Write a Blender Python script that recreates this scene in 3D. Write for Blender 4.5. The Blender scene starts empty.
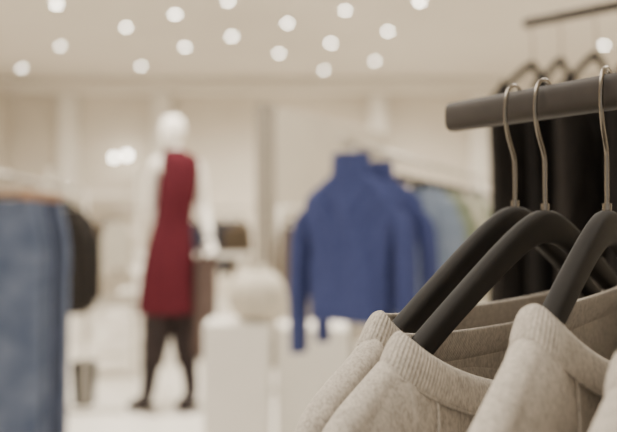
import bpy, bmesh, math, random
from mathutils import Vector, noise
random.seed(4)
scene = bpy.context.scene
COL = scene.collection
H = 1.15   # camera height

# ------------------------------------------------------------------ helpers
def link(o, parent=None):
    COL.objects.link(o)
    if parent is not None:
        o.parent = parent
    return o

def mesh_obj(name, verts, faces, mat=None, loc=(0,0,0), parent=None, smooth=True, uvs=None, merge=0):
    me = bpy.data.meshes.new(name)
    me.from_pydata([tuple(v) for v in verts], [], faces)
    if uvs is not None:
        uvl = me.uv_layers.new(name='UVMap')
        for poly in me.polygons:
            for li, uv in zip(poly.loop_indices, uvs[poly.index]):
                uvl.data[li].uv = uv
    bm = bmesh.new(); bm.from_mesh(me)
    if merge: bmesh.ops.remove_doubles(bm, verts=bm.verts, dist=merge)
    bmesh.ops.recalc_face_normals(bm, faces=bm.faces)
    bm.to_mesh(me); bm.free()
    if smooth:
        for p in me.polygons: p.use_smooth = True
    if mat: me.materials.append(mat)
    o = bpy.data.objects.new(name, me)
    o.location = loc
    return link(o, parent)

def box(name, cx, cy, z0, sx, sy, sz, mat, rot=0, bevel=0.004, parent=None):
    x, y = sx/2, sy/2
    v = [(-x,-y,0),(x,-y,0),(x,y,0),(-x,y,0),(-x,-y,sz),(x,-y,sz),(x,y,sz),(-x,y,sz)]
    f = [(0,3,2,1),(4,5,6,7),(0,1,5,4),(1,2,6,5),(2,3,7,6),(3,0,4,7)]
    o = mesh_obj(name, v, f, mat, (cx,cy,z0), parent, smooth=False)
    o.rotation_euler[2] = rot
    if bevel:
        m = o.modifiers.new('bev','BEVEL'); m.width = bevel; m.segments = 3
    return o

def curve_obj(name, pts, r, mat, loc=(0,0,0), parent=None, cyclic=False, kind='NURBS', res=8):
    cu = bpy.data.curves.new(name,'CURVE'); cu.dimensions='3D'
    cu.bevel_depth = r; cu.bevel_resolution = 5; cu.use_fill_caps = True
    sp = cu.splines.new(kind if kind!='NURBS' else 'NURBS')
    sp.points.add(len(pts)-1)
    for p,q in zip(sp.points, pts): p.co = (q[0],q[1],q[2],1)
    if kind=='NURBS':
        sp.order_u = 4; sp.use_endpoint_u = not cyclic; sp.resolution_u = res
    sp.use_cyclic_u = cyclic
    cu.materials.append(mat)
    o = bpy.data.objects.new(name, cu); o.location = loc
    return link(o, parent)

def rod(name, p0, p1, r, mat, parent=None, seg=24, flat=1.0, pw=1.0):
    p0=Vector(p0); p1=Vector(p1)
    a=(p1-p0).normalized()
    s=a.cross(Vector((0,0,1)))
    if s.length<1e-3: s=Vector((1,0,0))
    s.normalize(); t=a.cross(s)
    L=(p1-p0).length
    rings=[(0,r*.82),(r*.18,r),(L-r*.18,r),(L,r*.82)]
    v=[];f=[]
    for d,rr in rings:
        for i in range(seg):
            an=2*math.pi*i/seg; c,q=math.cos(an),math.sin(an)
            v.append(a*d+s*rr*flat*math.copysign(abs(c)**pw,c)+t*rr*math.copysign(abs(q)**pw,q))
    for k in range(3):
        for i in range(seg):
            j=(i+1)%seg
            f.append((k*seg+i,k*seg+j,(k+1)*seg+j,(k+1)*seg+i))
    f.append(tuple(range(seg))); f.append(tuple(range(3*seg,4*seg)))
    o=mesh_obj(name,v,f,mat,p0,parent)
    m=o.modifiers.new('es','EDGE_SPLIT'); m.split_angle=math.radians(50)
    return o

def loft(name, rings, mat, seg=40, loc=(0,0,0), parent=None, cap=True, amp=0.0, power=2.0, folds=0):
    """rings: (z,cx,cy,rx,ry)"""
    v=[];f=[]
    n=len(rings)
    for k,(z,cx,cy,rx,ry) in enumerate(rings):
        for i in range(seg):
            an=2*math.pi*i/seg
            c,s=math.cos(an),math.sin(an)
            fx=math.copysign(abs(c)**(2/power),c); fy=math.copysign(abs(s)**(2/power),s)
            w=1+(amp*math.sin(folds*an+0.7*math.sin(3*z*6)) if folds else 0)*(k/(n-1))
            nz=noise.noise(Vector((c*2,s*2,z*6)))*amp*.6
            v.append((cx+rx*fx*(w+nz),cy+ry*fy*(w+nz),z))
    for k in range(n-1):
        for i in range(seg):
            j=(i+1)%seg
            f.append((k*seg+i,k*seg+j,(k+1)*seg+j,(k+1)*seg+i))
    if cap:
        f.append(tuple(range(seg))); f.append(tuple(range((n-1)*seg,n*seg)))
    o=mesh_obj(name,v,f,mat,loc,parent)
    m=o.modifiers.new('ss','SUBSURF'); m.levels=1; m.render_levels=1
    return o

def skin(name, pts, edges, mat, loc=(0,0,0), parent=None, root=0, sub=2):
    me=bpy.data.meshes.new(name)
    me.from_pydata([p[:3] for p in pts],edges,[])
    o=bpy.data.objects.new(name,me); link(o,parent); o.location=loc
    me.materials.append(mat)
    m=o.modifiers.new('skin','SKIN'); m.use_smooth_shade=True
    lay=me.skin_vertices[0].data if me.skin_vertices else None
    if lay is None:
        bm=bmesh.new(); bm.from_mesh(me); bm.verts.layers.skin.verify(); bm.to_mesh(me); bm.free()
        lay=me.skin_vertices[0].data
    for i,p in enumerate(pts):
        lay[i].radius=(p[3],p[3]); lay[i].use_root=(i==root)
    s=o.modifiers.new('sub','SUBSURF'); s.levels=sub; s.render_levels=sub
    return o

def empty(name, loc=(0,0,0)):
    o=bpy.data.objects.new(name,None); o.location=loc; o.empty_display_size=.1
    return link(o)

# ------------------------------------------------------------------ materials
def mat_basic(name, col, rough=.6, metal=0, nscale=0, ncol=None, bump=0, spec=.4, sheen=0):
    m=bpy.data.materials.new(name); m.use_nodes=True
    nt=m.node_tree; b=nt.nodes['Principled BSDF']
    b.inputs['Base Color'].default_value=(*col,1)
    b.inputs['Roughness'].default_value=rough
    b.inputs['Metallic'].default_value=metal
    b.inputs['Specular IOR Level'].default_value=spec
    if sheen: b.inputs['Sheen Weight'].default_value=sheen
    if nscale:
        tc=nt.nodes.new('ShaderNodeTexCoord')
        n=nt.nodes.new('ShaderNodeTexNoise'); n.inputs['Scale'].default_value=nscale
        n.inputs['Detail'].default_value=4
        nt.links.new(tc.outputs['Object'],n.inputs['Vector'])
        r=nt.nodes.new('ShaderNodeValToRGB')
        r.color_ramp.elements[0].position=.3; r.color_ramp.elements[1].position=.7
        r.color_ramp.elements[0].color=(*(ncol or [c*.8 for c in col]),1)
        r.color_ramp.elements[1].color=(*col,1)
        nt.links.new(n.outputs['Fac'],r.inputs['Fac'])
        nt.links.new(r.outputs['Color'],b.inputs['Base Color'])
        if bump:
            bp=nt.nodes.new('ShaderNodeBump'); bp.inputs['Strength'].default_value=bump
            bp.inputs['Distance'].default_value=.002
            nt.links.new(n.outputs['Fac'],bp.inputs['Height'])
            nt.links.new(bp.outputs['Normal'],b.inputs['Normal'])
    return m

def mat_heather(name, light, dark, rib=False):
    m=bpy.data.materials.new(name); m.use_nodes=True
    nt=m.node_tree; b=nt.nodes['Principled BSDF']
    b.inputs['Roughness'].default_value=.95; b.inputs['Specular IOR Level'].default_value=.08
    b.inputs['Sheen Weight'].default_value=.08
    tc=nt.nodes.new('ShaderNodeTexCoord')
    mp=nt.nodes.new('ShaderNodeMapping'); mp.inputs['Scale'].default_value=(1,1,.4)
    nt.links.new(tc.outputs['Object'],mp.inputs['Vector'])
    n1=nt.nodes.new('ShaderNodeTexNoise'); n1.inputs['Scale'].default_value=850; n1.inputs['Detail'].default_value=3
    n2=nt.nodes.new('ShaderNodeTexNoise'); n2.inputs['Scale'].default_value=260; n2.inputs['Detail'].default_value=5
    for n in (n1,n2): nt.links.new(mp.outputs['Vector'],n.inputs['Vector'])
    mx=nt.nodes.new('ShaderNodeMath'); mx.operation='MULTIPLY_ADD'; mx.inputs[1].default_value=.65
    ml=nt.nodes.new('ShaderNodeMath'); ml.operation='MULTIPLY'; ml.inputs[1].default_value=.35
    nt.links.new(n2.outputs['Fac'],ml.inputs[0])
    nt.links.new(n1.outputs['Fac'],mx.inputs[0]); nt.links.new(ml.outputs[0],mx.inputs[2])
    r=nt.nodes.new('ShaderNodeValToRGB')
    r.color_ramp.elements[0].position=.36; r.color_ramp.elements[1].position=.6
    r.color_ramp.elements[0].color=(*dark,1); r.color_ramp.elements[1].color=(*light,1)
    nt.links.new(mx.outputs[0],r.inputs['Fac'])
    nt.links.new(r.outputs['Color'],b.inputs['Base Color'])
    bp=nt.nodes.new('ShaderNodeBump'); bp.inputs['Strength'].default_value=.55; bp.inputs['Distance'].default_value=.0009
    nt.links.new(mx.outputs[0],bp.inputs['Height'])
    last=bp
    if rib:
        sx=nt.nodes.new('ShaderNodeSeparateXYZ'); nt.links.new(tc.outputs['UV'],sx.inputs[0])
        m1=nt.nodes.new('ShaderNodeMath'); m1.operation='MULTIPLY'; m1.inputs[1].default_value=2*math.pi/.0021
        m2=nt.nodes.new('ShaderNodeMath'); m2.operation='SINE'
        nt.links.new(sx.outputs['X'],m1.inputs[0]); nt.links.new(m1.outputs[0],m2.inputs[0])
        b2=nt.nodes.new('ShaderNodeBump'); b2.inputs['Strength'].default_value=.35; b2.inputs['Distance'].default_value=.0006
        nt.links.new(m2.outputs[0],b2.inputs['Height']); nt.links.new(bp.outputs['Normal'],b2.inputs['Normal'])
        last=b2
    nt.links.new(last.outputs['Normal'],b.inputs['Normal'])
    return m

def mat_emit(name,col,st):
    m=bpy.data.materials.new(name); m.use_nodes=True
    b=m.node_tree.nodes['Principled BSDF']
    b.inputs['Base Color'].default_value=(*col,1)
    b.inputs['Emission Color'].default_value=(*col,1)
    b.inputs['Emission Strength'].default_value=st
    return m

M_sweat=mat_heather('heather_fleece',(.53,.480,.420),(.33,.298,.260))
M_rib=mat_heather('heather_rib',(.53,.480,.420),(.33,.298,.260),rib=True)
M_hang=mat_basic('hanger_dark_wood',(.0115,.0098,.0086),.7,nscale=60,ncol=(.0088,.0075,.0066),spec=.2)
M_rail=mat_basic('rail_dark_wood',(.034,.027,.022),.65,nscale=40,ncol=(.022,.0175,.0145),spec=.22)
M_hook=mat_basic('hook_metal',(.20,.18,.155),.25,1)
M_chrome=mat_basic('rack_metal',(.50,.47,.42),.35,1)
M_white=mat_basic('white_lacquer',(.80,.76,.69),.5,nscale=3,ncol=(.77,.73,.66))
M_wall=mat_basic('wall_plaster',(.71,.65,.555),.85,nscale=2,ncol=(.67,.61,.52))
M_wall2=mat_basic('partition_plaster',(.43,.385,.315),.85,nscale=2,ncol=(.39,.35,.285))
M_edge_shade=mat_basic('partition_edge_shade',(.20,.175,.14),.6)  # dark tone painted in for the shadow line on the partition edge
M_ceil=mat_basic('ceiling_paint',(.73,.68,.60),.9,nscale=1.5,ncol=(.70,.65,.57))
M_floor=mat_basic('floor_tile',(.84,.80,.73),.35,nscale=1.2,ncol=(.78,.74,.67))
M_black=mat_basic('black_cloth',(.016,.0145,.0135),.95,nscale=80,ncol=(.011,.010,.0095),spec=.1)
M_black2=mat_basic('washed_black_cloth',(.032,.028,.025),.95,nscale=80,ncol=(.022,.019,.017),spec=.1)
M_blue=mat_basic('blue_knit',(.062,.077,.195),.95,nscale=60,ncol=(.047,.059,.152),bump=.4,spec=.05)
M_lblue=mat_basic('light_blue_cotton',(.24,.29,.38),.9,nscale=20,ncol=(.19,.24,.32),spec=.1)
M_green=mat_basic('sage_cotton',(.24,.27,.19),.9,nscale=20,ncol=(.2,.23,.16),spec=.1)
M_cream=mat_basic('cream_cotton',(.55,.51,.43),.9,nscale=20,ncol=(.5,.46,.39),spec=.1)
M_denim=mat_basic('denim',(.135,.160,.225),.9,nscale=9,ncol=(.062,.080,.13),spec=.1)
M_denim2=mat_basic('dark_denim',(.05,.06,.10),.9,nscale=14,ncol=(.035,.043,.07),spec=.1)
M_red=mat_basic('burgundy_knit',(.080,.014,.020),.9,nscale=30,ncol=(.062,.011,.016),spec=.05)
M_trous=mat_basic('charcoal_wool',(.034,.026,.026),.9,nscale=30,ncol=(.025,.019,.019),spec=.1)
M_brown=mat_basic('brown_wool',(.10,.070,.060),.9,nscale=20,ncol=(.075,.052,.045),spec=.1)
M_olive=mat_basic('olive_cloth',(.15,.115,.078),.9,nscale=20,ncol=(.11,.085,.06),spec=.1)
M_tan=mat_basic('tan_wood',(.36,.21,.12),.6,nscale=12,ncol=(.28,.16,.09))
M_mann=mat_basic('mannequin_shell',(.84,.79,.71),.45,nscale=2,ncol=(.81,.76,.68))
M_vase=mat_basic('cream_ceramic',(.58,.52,.42),.6,nscale=12,ncol=(.48,.43,.345),bump=.4)
M_lamp=mat_emit('lamp_glow',(1,.94,.82),45)
M_lamp2=mat_emit('wall_lamp_glow',(1,.94,.82),18)

# ------------------------------------------------------------------ clothes
SL=.57
def htop(au): return -SL*(math.sqrt(au*au+.0009)-.03)

def hook_path(U,hr):
    P=[(0,-.006),(0,.010),(0,hr-.041),(.001,hr-.033),(.008,hr-.024),(.0135,hr-.013),(.0142,hr-.002),(.0120,hr+.009),(.006,hr+.0140),(-.001,hr+.0150),
       (-.008,hr+.0130),(-.0128,hr+.007),(-.0138,hr-.001),(-.0125,hr-.006)]
    return [(U.x*p[0],U.y*p[0],p[1]) for p in P]

def hanger(loc, U, hr=.0655, su=1.0, mat=None):
    """contoured suit hanger; loc = top centre of the body"""
    mat=mat or M_hang
    U=Vector((U[0],U[1],0)).normalized(); N=Vector((-U.y,U.x,0))
    v=[];f=[]; seg=20
    us=[-.222+.444*i/72 for i in range(73)]
    for i,u in enumerate(us):
        au=abs(u)
        t0=.0215-.0070*min(au/.12,1); th=t0
        if au>.205: th*=math.sqrt(max(.03,1-((au-.205)/.0175)**2))
        zc=htop(au)-t0/2
        hw=.0054+.001*(au/.22)
        if au>.205: hw*=math.sqrt(max(.03,1-((au-.205)/.0175)**2))
        for k in range(seg):
            an=2*math.pi*k/seg; c,s=math.cos(an),math.sin(an)
            w=math.copysign(abs(c)**.6,c)*hw; z=math.copysign(abs(s)**.6,s)*th/2
            p=U*u*su+N*w; v.append((p.x,p.y,zc+z))
    n=len(us)
    for i in range(n-1):
        for k in range(seg):
            j=(k+1)%seg
            f.append((i*seg+k,i*seg+j,(i+1)*seg+j,(i+1)*seg+k))
    f.append(tuple(range(seg))); f.append(tuple(range((n-1)*seg,n*seg)))
    o=mesh_obj('clothes_hanger',v,f,mat,loc)
    curve_obj('hook',hook_path(U,hr),.00135,M_hook,(0,0,0),o)
    curve_obj('hook_collar',[(0,0,-.003),(0,0,.001),(0,0,.004)],.0028,M_hook,(0,0,0),o,kind='POLY')
    return o

def garment(name, loc, U, front=1, su=1.0, hem=-.62, un=.155, dipF=.05, dipB=.012, Bf=.02, Bb=.018, wf=.024, wb=.02,
            sleeves=True, slen=.55, hc=.020, mat=None, cmat=None, amp=.003, seed=0, collar=True, lean=.35, W=.243, taper=.0, splay=0.0, pw=.72, fold=.6, sr=1.0, raglan=False):
    U=Vector((U[0],U[1],0)).normalized()
    N=Vector((-U.y,U.x,0))*front      # garment front side
    mat=mat or M_sweat; cmat=cmat or mat
    def rz(au):
        z=htop(min(au,.30))+.0075
        if au>.200: z-=((au-.200)/.045)**2*.026
        return z
    cols=[]
    nb=16
    for i in range(nb): cols.append(-W+(W-un)*(1-(1-i/nb)**1.5) if i else -W)
    nn=32
    for i in range(nn+1): cols.append(-un*math.cos(math.pi*i/nn))
    for i in range(nb-1,-1,-1): cols.append(W-(W-un)*(1-(1-i/nb)**1.5) if i else W)
    rows=60
    v=[];f=[]
    def top(u,side):
        au=abs(u)
        if au<un-1e-6:
            q=max(0,1-(au/un)**2)
            return rz(un)-(dipF if side>0 else dipB)*q**.62, (wf if side>0 else wb)*q**(pw/2)
        return rz(au),0.0
    def surf(u,d,side):
        zt,wt=top(u,side)
        B=Bf if side>0 else Bb
        e=max(0,1-(abs(u)/W)**4)**.5
        q=min(d/.06,1); q=math.sqrt(1-(1-q)**2)
        wbod=B*e*(1+.5*min(d/.4,1))
        w=wt+(wbod-wt)*q
        fade=min(d/.05,1)*e
        P=Vector((u*7+seed*3.1,side*5.,(zt-d)*4+abs(u)*9))
        w+=amp*fade*(noise.noise(P)*1.6+noise.noise(P*2.3+Vector((7,1,3)))*.7)
        # drape folds running from the neck points to the arm-pit
        w+=amp*fold*fade*math.sin((abs(u)*1.0+d*.55)*75+seed)*max(0,1-d/.35)
        # cloth always clears the hanger inside
        qh=min(d/.010,1); qh=math.sqrt(1-(1-qh)**2)
        w=max(w,.0090*qh*(1 if abs(u)<.22 else e))
        tp=1-taper*min(max((d-.06)/.12,0),1)
        p=U*u*su*tp+N*(w*side)
        return Vector((p.x,p.y,zt-d))
    for side in (1,-1):
        base=len(v)
        for u in cols:
            zt,_=top(u,side)
            for r in range(rows+1):
                v.append(surf(u,(zt-hem)*(r/rows)**2.0,side))
        R=rows+1
        for c in range(len(cols)-1):
            for r in range(rows):
                a=base+c*R+r
                f.append((a,a+1,a+R+1,a+R))
    if sleeves:
        for sg in (1,-1):
            base=len(v); seg=24
            path=[(.190,-.128,.020,.50),(.212,-.150,.030,.75),(.232,-.185,.036,.9),(.243,-.24,.038,1),(.248,-.32,.037,1),(.250,-.42,.034,1),(.25,-.52,.030,.9),(.248,-slen-.02,.028,.85)]
            pts=[]
            for i in range(len(path)-1):
                for k in range(4):
                    t=k/4; pts.append([path[i][j]*(1-t)+path[i+1][j]*t for j in range(4)])
            pts.append(list(path[-1]))
            for i,(cu,cz,ru,wm) in enumerate(pts):
                tl=i/(len(pts)-1)
                tilt=max(0,.9-tl*2.6)
                cu+=splay*tl
                ru*=sr
                for k in range(seg):
                    an=2*math.pi*k/seg; c,s=math.cos(an),math.sin(an)
                    du=c*ru*(1+.06*noise.noise(Vector((c*2+seed,s*2,cz*14))))
                    w=s*(Bf+Bb)*.5*1.15*wm*(1+.12*noise.noise(Vector((c*3,s*3+seed,cz*12))))
                    z=cz+du*tilt*-.4
                    p=U*(sg*(cu+du)*su)+N*(w+(Bf-Bb)*.5); v.append((p.x,p.y,z))
            for i in range(len(pts)-1):
                for k in range(seg):
                    j=(k+1)%seg
                    f.append((base+i*seg+k,base+i*seg+j,base+(i+1)*seg+j,base+(i+1)*seg+k))
    o=mesh_obj(name,v,f,mat,loc,merge=1e-5)
    m=o.modifiers.new('ss','SUBSURF'); m.levels=1; m.render_levels=1
    if raglan:
        for sg in (1,-1):
            pts=[]
            for i in range(24):
                t=i/23
                u=sg*(un*.90+(.215-un*.90)*t**1.6); zt,_=top(u,1)
                zz=(top(sg*un*.90,1)[0]-.004)*(1-t)+(-.235)*t
                p=surf(u,max(zt-zz,.004),1)+N*.0007
                pts.append(p)
            curve_obj('raglan_seam',pts,.0009,cmat,(0,0,0),o,kind='POLY')
    if collar:
        nphi=128; prof=[(-.005,.0026),(0,.0032),(.25,.0036),(.55,.0036),(.85,.0032),(1.0,.0012),(1.0,-.0010),(.85,-.0018),(.5,-.002),(.0,-.0016),(-.005,-.0006)]
        v=[];f=[];uv=[]
        pts=[]
        def cp(ph):
            u=un*math.cos(ph); side=1 if math.sin(ph)>=0 else -1
            q=math.sin(ph)**2
            z=rz(un)-(dipF if side>0 else dipB)*q**.62
            w=(wf if side>0 else wb)*abs(math.sin(ph))**pw*side
            return (U*u*su+N*w+Vector((0,0,z)),U*(-math.cos(ph)*lean*su)+N*(-math.copysign(abs(math.sin(ph))**pw,math.sin(ph))*lean*.35))
        dense=[cp(2*math.pi*i/2048) for i in range(2049)]
        acc=[0]
        for i in range(2048): acc.append(acc[-1]+(dense[i+1][0]-dense[i][0]).length)
        k=0; L=[]
        for i in range(nphi):
            s=acc[-1]*i/nphi
            while acc[k+1]<s: k+=1
            pts.append(dense[k]); L.append(s)
        L.append(acc[-1])
        full=[]
        for i in range(nphi):
            tng=(pts[(i+1)%nphi][0]-pts[i-1][0]); tng.z=0; tng.normalize()
            out=Vector((tng.y,-tng.x,0))
            if out.dot(pts[i][0]-Vector((0,0,pts[i][0].z)))<0: out=-out
            full.append((pts[i][0],pts[i][1],out))
        pts=full
        for i in range(nphi):
            p,inw,out=pts[i]
            up=(Vector((0,0,1))+inw).normalized()
            for (h,t) in prof:
                hh=h*hc if h>0 else h
                v.append(p+up*hh+out*t)
        K=len(prof)
        for i in range(nphi):
            j=(i+1)%nphi
            for k in range(K):
                k2=(k+1)%K
                f.append((i*K+k,j*K+k,j*K+k2,i*K+k2))
                uv.append(((L[i],k/K),(L[i+1],k/K),(L[i+1],(k+1)/K),(L[i],(k+1)/K)))
        me_o=mesh_obj('collar',v,f,cmat,(0,0,0),o,uvs=uv)
        m=me_o.modifiers.new('ss','SUBSURF'); m.levels=1; m.render_levels=1
        sp=[]
        for i in range(nphi):
            p,inw,out=pts[i]
            up=(Vector((0,0,1))+inw).normalized()
            sp.append(p-up*.0045+out*.0016)
        curve_obj('collar_seam',sp,.0008,cmat,(0,0,0),o,cyclic=True,kind='POLY')
    return o

# ------------------------------------------------------------------ room
mesh_obj('floor',[(-3.9,-3,0),(4.6,-3,0),(4.6,11.2,0),(-3.9,11.2,0)],[(0,1,2,3)],M_floor,smooth=False)
mesh_obj('ceiling',[(-3.9,-3,2.9),(4.6,-3,2.9),(4.6,11.2,2.9),(-3.9,11.2,2.9)],[(0,1,2,3)],M_ceil,smooth=False)
box('wall_back',.35,11.25,0,8.5,.1,2.9,M_wall,bevel=0)
box('wall_left',-3.95,4.1,0,.1,14.2,2.9,M_wall,bevel=0)
box('wall_right',4.65,4.1,0,.1,14.2,2.9,M_wall,bevel=0)
box('baseboard_back',.35,11.18,0,8.5,.03,.1,M_white)
box('trim_1',.35,11.0,2.72,8.5,.4,.17,M_ceil)
for i,x in enumerate((-3.1,-1.9,.9,2.2,3.4)):
    box('trim_%d'%(i+2),x,11.1,0.1,.22,.2,2.61,M_white)

DL=[(-2.07,7.04),(-1.68,7.89),(-1.15,7.39),(-2.54,8.77),(-3.37,10.07),(-1.27,8.82),(-1.94,9.93),(-.74,8.29),(-.65,6.94),
    (-.19,7.73),(-.315,9.15),(.185,10.2),(.226,8.62),(.309,7.25),(.748,8.06),(.90,6.94),(.745,9.6),(3.01,8.72)]
def disc_rings(items, zf, r_in, r_out, dz, seg=24):
    v=[];f=[]
    for (x,y) in items:
        b=len(v)
        for rr,zz in ((r_in,zf-dz*.3),(r_in,zf-dz),(r_out*.95,zf-dz),(r_out,zf-.001)):
            for i in range(seg):
                a=2*math.pi*i/seg; v.append((x+rr*math.cos(a),y+rr*math.sin(a),zz))
        for k in range(3):
            for i in range(seg):
                j=(i+1)%seg; f.append((b+k*seg+i,b+k*seg+j,b+(k+1)*seg+j,b+(k+1)*seg+i))
    return v,f
v,f=disc_rings(DL,2.9,.030,.055,.012)
dl=mesh_obj('ceiling_downlights',v,f,M_white)
v=[];f=[]
for q,(x,y) in enumerate(DL):
    b=len(v); sc=(1,.75,.95,.62,.8)[q%5]
    for k,(rr,zz) in enumerate(((.030,2.892),(.023,2.884),(.012,2.880))):
        for i in range(20):
            a=2*math.pi*i/20; v.append((x+rr*sc*math.cos(a),y+rr*sc*math.sin(a),zz))
    for k in range(2):
        for i in range(20):
            j=(i+1)%20; f.append((b+k*20+i,b+k*20+j,b+(k+1)*20+j,b+(k+1)*20+i))
    f.append(tuple(range(b+40,b+60)))
mesh_obj('lenses',v,f,M_lamp,parent=dl)

def wall_lamp(x,y,z,s=1):
    e=empty('wall_lamp',(x,y,z))
    loft('shade',[(-.045*s,0,-.08,.012*s,.012*s),(-.03*s,0,-.08,.036*s,.036*s),(0,0,-.08,.045*s,.045*s),(.03*s,0,-.08,.036*s,.036*s),(.045*s,0,-.08,.012*s,.012*s)],M_lamp2,seg=20,parent=e)
    rod('arm',(0,-.04,0),(0,.09,0),.01,M_chrome,parent=e)
    rod('backplate',(0,.085,0),(0,.1,0),.04,M_chrome,parent=e)
for p in ((-.16,11.1,2.26),(-2.50,11.1,1.9,.9),(-2.33,11.1,1.93),(3.0,11.1,2.3),(3.85,11.1,2.45)): wall_lamp(*p)

# ------------------------------------------------------------------ foreground rack
def rp(t): return Vector((.1035+.077*t,.641-.14*t,0))
RZ=H+.0725
rack=empty('clothing_rack',(rp(4).x,rp(4).y,0))
def addrod(n,a,b,r,m,**k):
    o=rod(n,(Vector(a)-rack.location),(Vector(b)-rack.location),r,m,parent=rack,**k); return o
a=rp(.04); b=rp(7.2)
addrod('rail',(a.x,a.y,RZ+.0005),(b.x,b.y,RZ+.0005),.0106,M_rail,flat=.78,pw=.62,seg=40)
for k,t in enumerate((3.9,6.9)):
    p=rp(t)
    addrod('post_%d'%k,(p.x,p.y,.02),(p.x,p.y,RZ-.009),.010,M_rail)
q0=rp(3.2);q1=rp(7.4)
addrod('base_bar',(q0.x,q0.y,.016),(q1.x,q1.y,.016),.015,M_rail)
side=Vector((.876,.482,0))
for k,t in enumerate((3.9,6.9)):
    p=rp(t); a_=p-side*.22; b_=p+side*.22
    addrod('foot_%d'%k,(a_.x,a_.y,.016),(b_.x,b_.y,.016),.014,M_rail)

FG=[ # t, U, apex z rel, seed, params
 (.46,(-.645,-.764),.0065,1,dict(Bf=.011,Bb=.020,wf=.013,wb=.024,un=.163)),
 (.635,(-.662,-.749),.004,2,dict(Bf=.021,Bb=.011,wf=.028,wb=.013,un=.171)),
 (.952,(-.545,-.838),.0035,3,dict(Bf=.020,Bb=.018,wf=.028,wb=.019,un=.140)),
 (1.40,(-.610,-.792),-.0040,4,dict(Bf=.020,Bb=.016,wf=.028,wb=.018,un=.145)),
]
sw=[]
for t,U,z,sd,kw in FG:
    p=rp(t)
    hanger((p.x,p.y,H+z),U,hr=.0730-z)
    sw.append(garment('sweatshirt',(p.x,p.y,H+z),U,front=1,cmat=M_rib,seed=sd,amp=.0036,hc=.0165,lean=.75,dipF=.045,taper=.04,fold=.8,raglan=True,**kw))
U3=Vector((-.545,-.838,0)).normalized(); N3=Vector((-U3.y,U3.x,0))
def l3(u,w,z):
    p=U3*u+N3*w; return (p.x,p.y,z)
curve_obj('tag_cord',[l3(.070,.024,-.062),l3(.067,.036,-.062),l3(.067,.039,-.072),l3(.071,.041,-.084),l3(.070,.040,-.094)],.0009,M_black,(0,0,0),sw[2])

# ------------------------------------------------------------------ rack with black tops (mid distance, right)
def simple_rack(name, p0, p1, z, r, mat, postpos=(0.02,.98), foot=.22):
    p0=Vector((*p0,0)); p1=Vector((*p1,0)); mid=(p0+p1)/2
    e=empty(name,mid)
    L=lambda a:Vector(a)-mid
    rod('rail',L((p0.x,p0.y,z)),L((p1.x,p1.y,z)),r,mat,parent=e)
    d=(p1-p0).normalized(); s=Vector((-d.y,d.x,0))
    for k,t in enumerate(postpos):
        p=p0.lerp(p1,t)
        rod('post_%d'%k,L((p.x,p.y,.02)),L((p.x,p.y,z)),r,mat,parent=e)
        a=p-s*foot; b=p+s*foot
        rod('foot_%d'%k,L((a.x,a.y,r+.004)),L((b.x,b.y,r+.004)),r,mat,parent=e)
    return e
simple_rack('clothing_rack',(.50,1.985),(1.25,1.13),H+.445,.011,M_rail,postpos=(.62,.97))
for k,t in enumerate((.02,.085,.16,.245,.33,.42)):
    x=.50+.75*t; y=1.985-.855*t
    U=(-.60+.10*(k%2),-.80)
    hanger((x,y,H+.355),U,hr=.090)
    garment('black_top',(x,y,H+.355),U,front=1,hem=-.60,sleeves=False,un=.165,dipF=.08,dipB=.03,Bf=.022,Bb=.02,hc=.010,mat=(M_black2 if k%2==0 else M_black),amp=.010,seed=10+k,W=.225,taper=.05+.08*(k%2))

# ------------------------------------------------------------------ blue knit rack (centre)
rzb=1.385
P0=Vector((.10,2.66)); P1=Vector((1.20,5.75))
simple_rack('clothing_rack',P0,P1,rzb,.011,M_chrome,postpos=(.04,.97))
def on(t): p=P0.lerp(P1,t); return (p.x,p.y)
tn=dict(un=.085,dipF=.004,dipB=.0,wf=.045,wb=.04,Bf=.042,Bb=.04,lean=.10,hem=-.50,slen=.60,taper=.17,splay=.012,W=.232,pw=.9,sr=1.15)
items=[(.035,'turtleneck_sweater',M_blue,dict(hc=.07,**tn)),
       (.125,'turtleneck_sweater',M_blue,dict(hc=.06,**tn)),
       (.235,'shirt',M_lblue,dict(hem=-.60)),(.275,'shirt',M_lblue,dict(hem=-.6)),(.32,'shirt',M_lblue,dict(hem=-.6)),
       (.385,'shirt',M_green,dict(hem=-.6)),(.45,'shirt',M_green,dict(hem=-.6)),(.53,'shirt',M_cream,dict(hem=-.6)),(.62,'shirt',M_green,dict(hem=-.6)),(.74,'shirt',M_cream,dict(hem=-.6)),(.87,'shirt',M_green,dict(hem=-.6))]
for k,(t,nm,mt,kw) in enumerate(items):
    x,y=on(t)
    U=(-.93,.36) if k else (-.86,.50)
    hanger((x,y,rzb-.070),U,hr=.070,su=.76)
    garment(nm,(x,y,rzb-.070),U,front=1,su=.76,mat=mt,amp=.014,seed=20+k,**kw)

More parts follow.
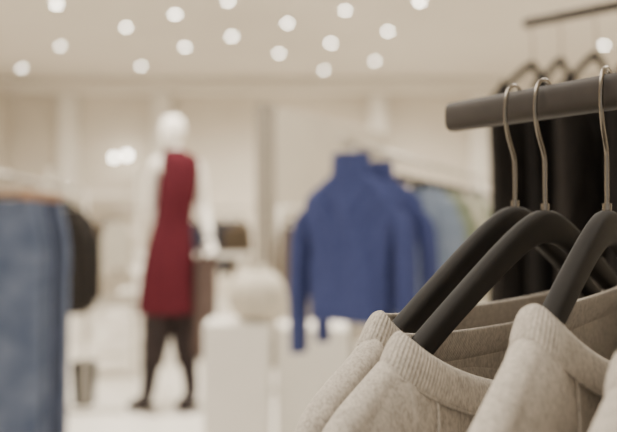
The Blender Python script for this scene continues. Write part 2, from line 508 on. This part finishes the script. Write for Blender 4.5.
# ------------------------------------------------------------------ jeans rack (left)
def clip_hanger(loc,U,mat):
    U=Vector((U[0],U[1],0)).normalized()
    e=empty('clip_hanger',loc)
    a=U*-.17; b=U*.17
    rod('bar',(a.x,a.y,0),(b.x,b.y,0),.009,mat,parent=e)
    pts=[(p[0],p[1],p[2]+.006) for p in hook_path(U,.066)]
    curve_obj('hook',pts,.0018,M_hook,(0,0,0),e)
    for k,s in enumerate((-.13,.13)):
        c=U*s
        o=box('clip_%d'%k,c.x,c.y,-.05,.035,.026,.062,mat,rot=math.atan2(U.y,U.x),parent=e)
    return e
def trousers(name,loc,U,mat,w=.20,depth=.045,length=.98):
    """hanging trousers; loc=centre of waistband top"""
    U=Vector((U[0],U[1],0)).normalized(); N=Vector((-U.y,U.x,0))
    e=empty(name,loc)
    def tube(nm,rings,seg=32):
        v=[];f=[]
        for (z,cu,ru,rw) in rings:
            for k in range(seg):
                an=2*math.pi*k/seg;c,s=math.cos(an),math.sin(an)
                nz=1+.10*noise.noise(Vector((c*2+cu*9,s*2,z*9)))
                p=U*(cu+math.copysign(abs(c)**.8,c)*ru)+N*(math.copysign(abs(s)**.8,s)*rw*nz)
                v.append((p.x,p.y,z))
        for i in range(len(rings)-1):
            for k in range(seg):
                j=(k+1)%seg
                f.append((i*seg+k,i*seg+j,(i+1)*seg+j,(i+1)*seg+k))
        o=mesh_obj(nm,v,f,mat,(0,0,0),e)
        m=o.modifiers.new('ss','SUBSURF'); m.levels=1; m.render_levels=1
        return o
    tube('waistband',[(0,0,w*.83,.022),(-.002,0,w*.85,.025),(-.038,0,w*.87,.027),(-.042,0,w*.86,.024)])
    tube('hip',[(-.03,0,w*.85,.022),(-.10,0,w*.95,depth*.8),(-.18,0,w,depth),(-.25,0,w,depth),(-.29,0,w*.99,depth*.9)])
    for k,s in enumerate((-1,1)):
        R=[(-.22,s*w*.50,w*.48,depth*.9)]
        for i in range(1,11):
            t=i/10
            R.append((-.22-(length-.22)*t,s*w*(.50+.04*t),w*(.48-.10*t),depth*(.95-.15*t)))
        tube('leg_%d'%k,R)
    for k,s in enumerate((-.6,-.2,.2,.6)):
        p=U*(w*s)+N*(-.030)
        box('belt_loop_%d'%k,p.x,p.y,-.042,.010,.006,.044,mat,rot=math.atan2(U.y,U.x),parent=e,bevel=.001)
    return e
simple_rack('clothing_rack',(-1.09,2.75),(-1.30,5.0),1.30,.011,M_chrome,postpos=(.995,.45))
for k,(y,mt) in enumerate(((2.95,M_denim),(3.12,M_denim),(3.29,M_denim2),(3.46,M_denim))):
    x=-1.09-.21*(y-2.75)/2.25
    U=(1,.10+.04*k)
    clip_hanger((x,y,1.228),U,M_tan)
    trousers('jeans',(x,y,1.205),U,mt,w=.19,length=1.08)
for k,y in enumerate((4.1,4.24,4.38)):
    x=-1.09-.21*(y-2.75)/2.25
    U=(.95,.3)
    hanger((x,y,1.23),U,hr=.070,su=.62)
    garment('black_top',(x,y,1.23),U,front=-1,su=.62,hem=-.55,sleeves=(k!=1),mat=M_black2,amp=.006,seed=40+k,slen=.36)

# white stepped display shelf and bin behind
st=empty('display_shelf',(-1.42,6.2,0))
for k in range(5):
    box('step_%d'%k,.0+.06*k,0,.12+.16*k,.40-.06*k,.32,.025,M_white,parent=st)
for k,(x,y) in enumerate(((-.19,-.15),(-.19,.15),(.25,-.15),(.25,.15))):
    h=.12+.16*(4 if x>0 else 0)
    rod('leg_%d'%k,(x if x<0 else .19,y,0),(x if x<0 else .19,y,h+.02),.014,M_chrome,parent=st)
bn=loft('waste_bin',[(0,0,0,.055,.055),(.01,0,0,.06,.06),(.25,0,0,.07,.07),(.27,0,0,.072,.072),(.272,0,0,.06,.06),(.24,0,0,.055,.055)],M_black,loc=(-1.36,5.2,0),power=4)

# ------------------------------------------------------------------ mannequin
mx,my=-.81,5.1
mq=empty('dressed_mannequin',(mx,my,0))
pts=[(0,0,.88,.09),(0,0,1.05,.075),(.03,0,1.28,.085),(.035,0,1.42,.070),(.012,0,1.52,.052),(.002,0,1.60,.050),
     (-.112,.01,1.470,.050),(-.150,.08,1.22,.040),(-.100,.13,.97,.028),
     (.150,.05,1.465,.045),(.165,.12,1.21,.040),(.225,-.02,1.02,.030),
     (-.065,-.03,.82,.085),(-.09,-.05,.47,.055),(-.145,.0,.10,.036),
     (.065,.03,.82,.085),(.065,.03,.47,.055),(.105,.05,.10,.036)]
ed=[(0,1),(1,2),(2,3),(3,4),(4,5),(3,6),(6,7),(7,8),(3,9),(9,10),(10,11),(0,12),(12,13),(13,14),(0,15),(15,16),(16,17)]
skin('body',pts,ed,M_mann,parent=mq)
# abstract, faceless egg head as on shop mannequins (chin towards the left/front)
loft('head',[(1.560,-.018,-.015,.020,.022),(1.570,-.015,-.012,.042,.044),(1.595,-.008,-.006,.060,.064),(1.635,0,0,.072,.080),(1.675,.003,.003,.076,.086),(1.712,.004,.004,.068,.078),(1.738,.004,.004,.048,.055),(1.750,.004,.004,.020,.024)],M_mann,parent=mq)
def hand(nm,w,d,sgn,parent):
    w=Vector(w); d=Vector(d).normalized(); s=d.cross(Vector((0,1,0))).normalized()*sgn
    n=d.cross(s)
    P=[(*(w),.027),(*(w+d*.05),.030)]; E=[(0,1)]
    for i,(o,l) in enumerate(((-.027,.07),(-.009,.08),(.009,.075),(.027,.06))):
        b=w+d*.085+s*o; m_=b+d*l*.5+n*.006; t=b+d*l+n*.022
        k=len(P); P+= [(*b,.010),(*m_,.0085),(*t,.007)]; E+=[(1,k),(k,k+1),(k+1,k+2)]
    k=len(P); P+=[(*(w+d*.04-s*.035),.011),(*(w+d*.075-s*.05),.009)]; E+=[(1,k),(k,k+1)]
    skin(nm,P,E,M_mann,parent=parent)
hand('hand_l',(-.100,.13,.96),(.03,-.1,-1),1,mq)
hand('hand_r',(.225,-.02,1.01),(.1,-.6,-.5),1,mq)
loft('dress',[(1.548,.012,0,.056,.056),(1.535,.014,0,.060,.060),(1.524,.026,0,.082,.075),(1.508,.040,0,.108,.092),(1.47,.046,0,.118,.106),(1.40,.042,0,.116,.114),
   (1.30,.032,0,.120,.122),(1.20,.014,0,.112,.112),(1.12,.0,0,.110,.108),(1.03,-.010,0,.126,.12),(.92,-.018,0,.148,.14),(.8,-.024,0,.163,.15),(.68,-.029,0,.173,.155),(.575,-.032,0,.180,.160)],
   M_red,parent=mq,cap=False,amp=.03,folds=7)
for nm,S in (('trouser_leg_l',[(.86,-.06,-.03,.09,.10),(.62,-.070,-.04,.092,.10),(.45,-.085,-.05,.086,.09),(.33,-.105,-.035,.068,.075),(.26,-.115,-.03,.062,.07)]),
             ('trouser_leg_r',[(.86,.06,.03,.09,.10),(.62,.060,.03,.092,.10),(.45,.064,.03,.086,.09),(.33,.075,.04,.068,.075),(.26,.082,.04,.062,.07)])):
    loft(nm,S,M_trous,parent=mq,amp=.05,folds=5,cap=False)
def boot(nm,kx,ky,ax,ay,dx,dy):
    skin(nm,[(kx,ky,.44,.062),((kx+ax)/2,(ky+ay)/2,.28,.056),(ax,ay,.12,.046),(ax+dx*.1,ay+dy*.1,.050,.044),(ax+dx*.8,ay+dy*.8,.040,.038),(ax+dx*1.35,ay+dy*1.35,.030,.027)],[(0,1),(1,2),(2,3),(3,4),(4,5)],M_trous,parent=mq)
    box(nm+'_heel',ax-dx*.15,ay-dy*.15,0,.05,.05,.03,M_trous,parent=mq)
boot('boot_l',-.092,-.047,-.145,.0,-.08,-.07); boot('boot_r',.067,.032,.105,.05,-.05,-.10)
loft('draped_coat',[(.99,.215,-.04,.035,.045),(.975,.215,-.04,.050,.06),(.9,.205,-.03,.058,.075),(.75,.198,-.02,.066,.085),(.55,.19,-.01,.070,.09),(.40,.182,-.01,.066,.09),(.30,.172,-.01,.052,.08)],M_brown,parent=mq,amp=.12,folds=6)
loft('base_plate',[(0,0,0,.19,.19),(.004,0,0,.20,.20),(.010,0,0,.198,.198),(.012,0,0,.15,.15)],M_chrome,parent=mq)

# ------------------------------------------------------------------ plinths and vase
box('display_plinth',-.33,4.05,0,.30,.30,.655,M_white)
box('display_plinth',.02,4.18,0,.34,.34,.62,M_white)
seg=64;v=[];f=[]
prof=[(0,.06),(.008,.085),(.04,.12),(.09,.142),(.14,.142),(.19,.122),(.225,.085),(.238,.055),(.25,.05),(.262,.056),(.262,.048),(.245,.042),(.2,.07)]
for z,r in prof:
    for i in range(seg):
        a=2*math.pi*i/seg
        rr=r*(1-.05*abs(math.cos(a*6))**3*(1 if z<.235 else 0))
        v.append((rr*math.cos(a),rr*math.sin(a),z))
for k in range(len(prof)-1):
    for i in range(seg):
        j=(i+1)%seg; f.append((k*seg+i,k*seg+j,(k+1)*seg+j,(k+1)*seg+i))
f.append(tuple(range(seg)))
vs=mesh_obj('ribbed_vase',v,f,M_vase,(-.240,4.03,.655))
m=vs.modifiers.new('ss','SUBSURF'); m.levels=1; m.render_levels=1

# ------------------------------------------------------------------ partition, back tables, shelving
def slab(name,p0,p1,th,h,mat):
    p0=Vector((*p0,0));p1=Vector((*p1,0)); d=(p1-p0); c=(p0+p1)/2
    return box(name,c.x,c.y,0,d.length,th,h,mat,rot=math.atan2(d.y,d.x),bevel=.006)
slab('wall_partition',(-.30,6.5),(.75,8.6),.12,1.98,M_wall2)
slab('trim_8',(-.355,6.39),(-.305,6.49),.10,1.99,M_edge_shade)  # added dark strip, stands in for the shadow along the near edge
tb=empty('display_table',(-.98,7.4,0))
box('top',0,0,.80,.95,.6,.04,M_white,parent=tb)
for k,(x,y) in enumerate(((-.42,-.25),(.42,-.25),(-.42,.25),(.42,.25))):
    box('leg_%d'%k,x,y,0,.05,.05,.80,M_white,parent=tb)
def folded(x,y,z,n,mat,w=.26,d=.2):
    e=empty('folded_clothes',(x,y,z))
    for i in range(n):
        loft('fold_%d'%i,[(.002+i*.03,0,0,w/2*.9,d/2*.9),(.008+i*.03,0,0,w/2,d/2),(.022+i*.03,0,0,w/2,d/2),(.029+i*.03,0,0,w/2*.9,d/2*.9)],mat,power=6,parent=e,amp=.03)
folded(-1.2,7.4,.84,3,M_cream); folded(-.88,7.4,.84,7,M_denim2); folded(-.62,7.4,.84,7,M_olive)
simple_rack('clothing_rack',(-2.15,8.2),(-.45,8.2),1.22,.012,M_chrome)
for k,(x,mt) in enumerate(((-1.94,M_olive),(-1.84,M_cream),(-1.10,M_denim2),(-.98,M_olive),(-.86,M_black2),(-.74,M_denim2),(-.64,M_olive))):
    U=(.25,.97)
    hanger((x,8.2,1.15),U,hr=.070); garment('shirt',(x,8.2,1.15),U,mat=mt,amp=.006,seed=60+k,hem=-.5)
simple_rack('clothing_rack',(-.20,5.5),(.45,5.8),1.20,.012,M_chrome)
for k,(t,mt) in enumerate(((.12,M_olive),(.30,M_olive),(.75,M_cream))):
    U=(-.5,.85); x=-.20+.65*t; y=5.5+.3*t
    hanger((x,y,1.13),U,hr=.070,su=.8); garment('jacket',(x,y,1.13),U,front=1,su=.8,mat=mt,amp=.006,seed=70+k,hem=-.5)
sh=empty('wall_shelf',(-2.7,10.85,0))
for k,z in enumerate((.5,.95,1.4)):
    box('board_%d'%k,0,0,z,1.1,.32,.03,M_white,parent=sh)
for k,x in enumerate((-.56,.56)):
    box('side_%d'%k,x,0,0,.03,.34,1.75,M_white,parent=sh)

# ------------------------------------------------------------------ lights
WC=(1,.930,.828)
def area(name,loc,size,power,rot=(0,0,0),col=WC,sy=None):
    l=bpy.data.lights.new(name,'AREA'); l.energy=power; l.color=col; l.shape='RECTANGLE'; l.size=size; l.size_y=sy or size
    o=bpy.data.objects.new(name,l); o.location=loc; o.rotation_euler=rot; link(o)
area('added_overhead_fill',(-1.0,.5,2.86),1.8,85)  # these four area lights are added fills out of view, no panels exist
area('added_overhead_fill',(1.6,2.2,2.86),1.2,32)
area('added_overhead_fill',(-1.0,4.4,2.86),2.6,190,sy=1.8)
area('added_overhead_fill',(1.8,5.4,2.86),1.8,125)
for (x,y) in ((-2.54,8.77),(-1.27,8.82),(-.315,9.15),(.748,8.06),(3.01,8.72),(-1.68,7.89),(.745,9.6)):
    l=bpy.data.lights.new('downlight','SPOT'); l.energy=100; l.color=WC; l.shadow_soft_size=.03
    l.spot_size=math.radians(165); l.spot_blend=.6
    o=bpy.data.objects.new('downlight',l); o.location=(x,y,2.84); link(o)
w=bpy.data.worlds.new('world'); scene.world=w; w.use_nodes=True
w.node_tree.nodes['Background'].inputs[0].default_value=(1,.935,.84,1)
w.node_tree.nodes['Background'].inputs[1].default_value=.9

# ------------------------------------------------------------------ camera
cd=bpy.data.cameras.new('camera'); cd.lens=50; cd.sensor_width=36
cd.dof.use_dof=True; cd.dof.focus_distance=.475; cd.dof.aperture_fstop=5.6
cd.clip_start=.01
cam=bpy.data.objects.new('camera',cd); cam.location=(0,0,H); cam.rotation_euler=(math.pi/2,0,0); link(cam)
scene.camera=cam
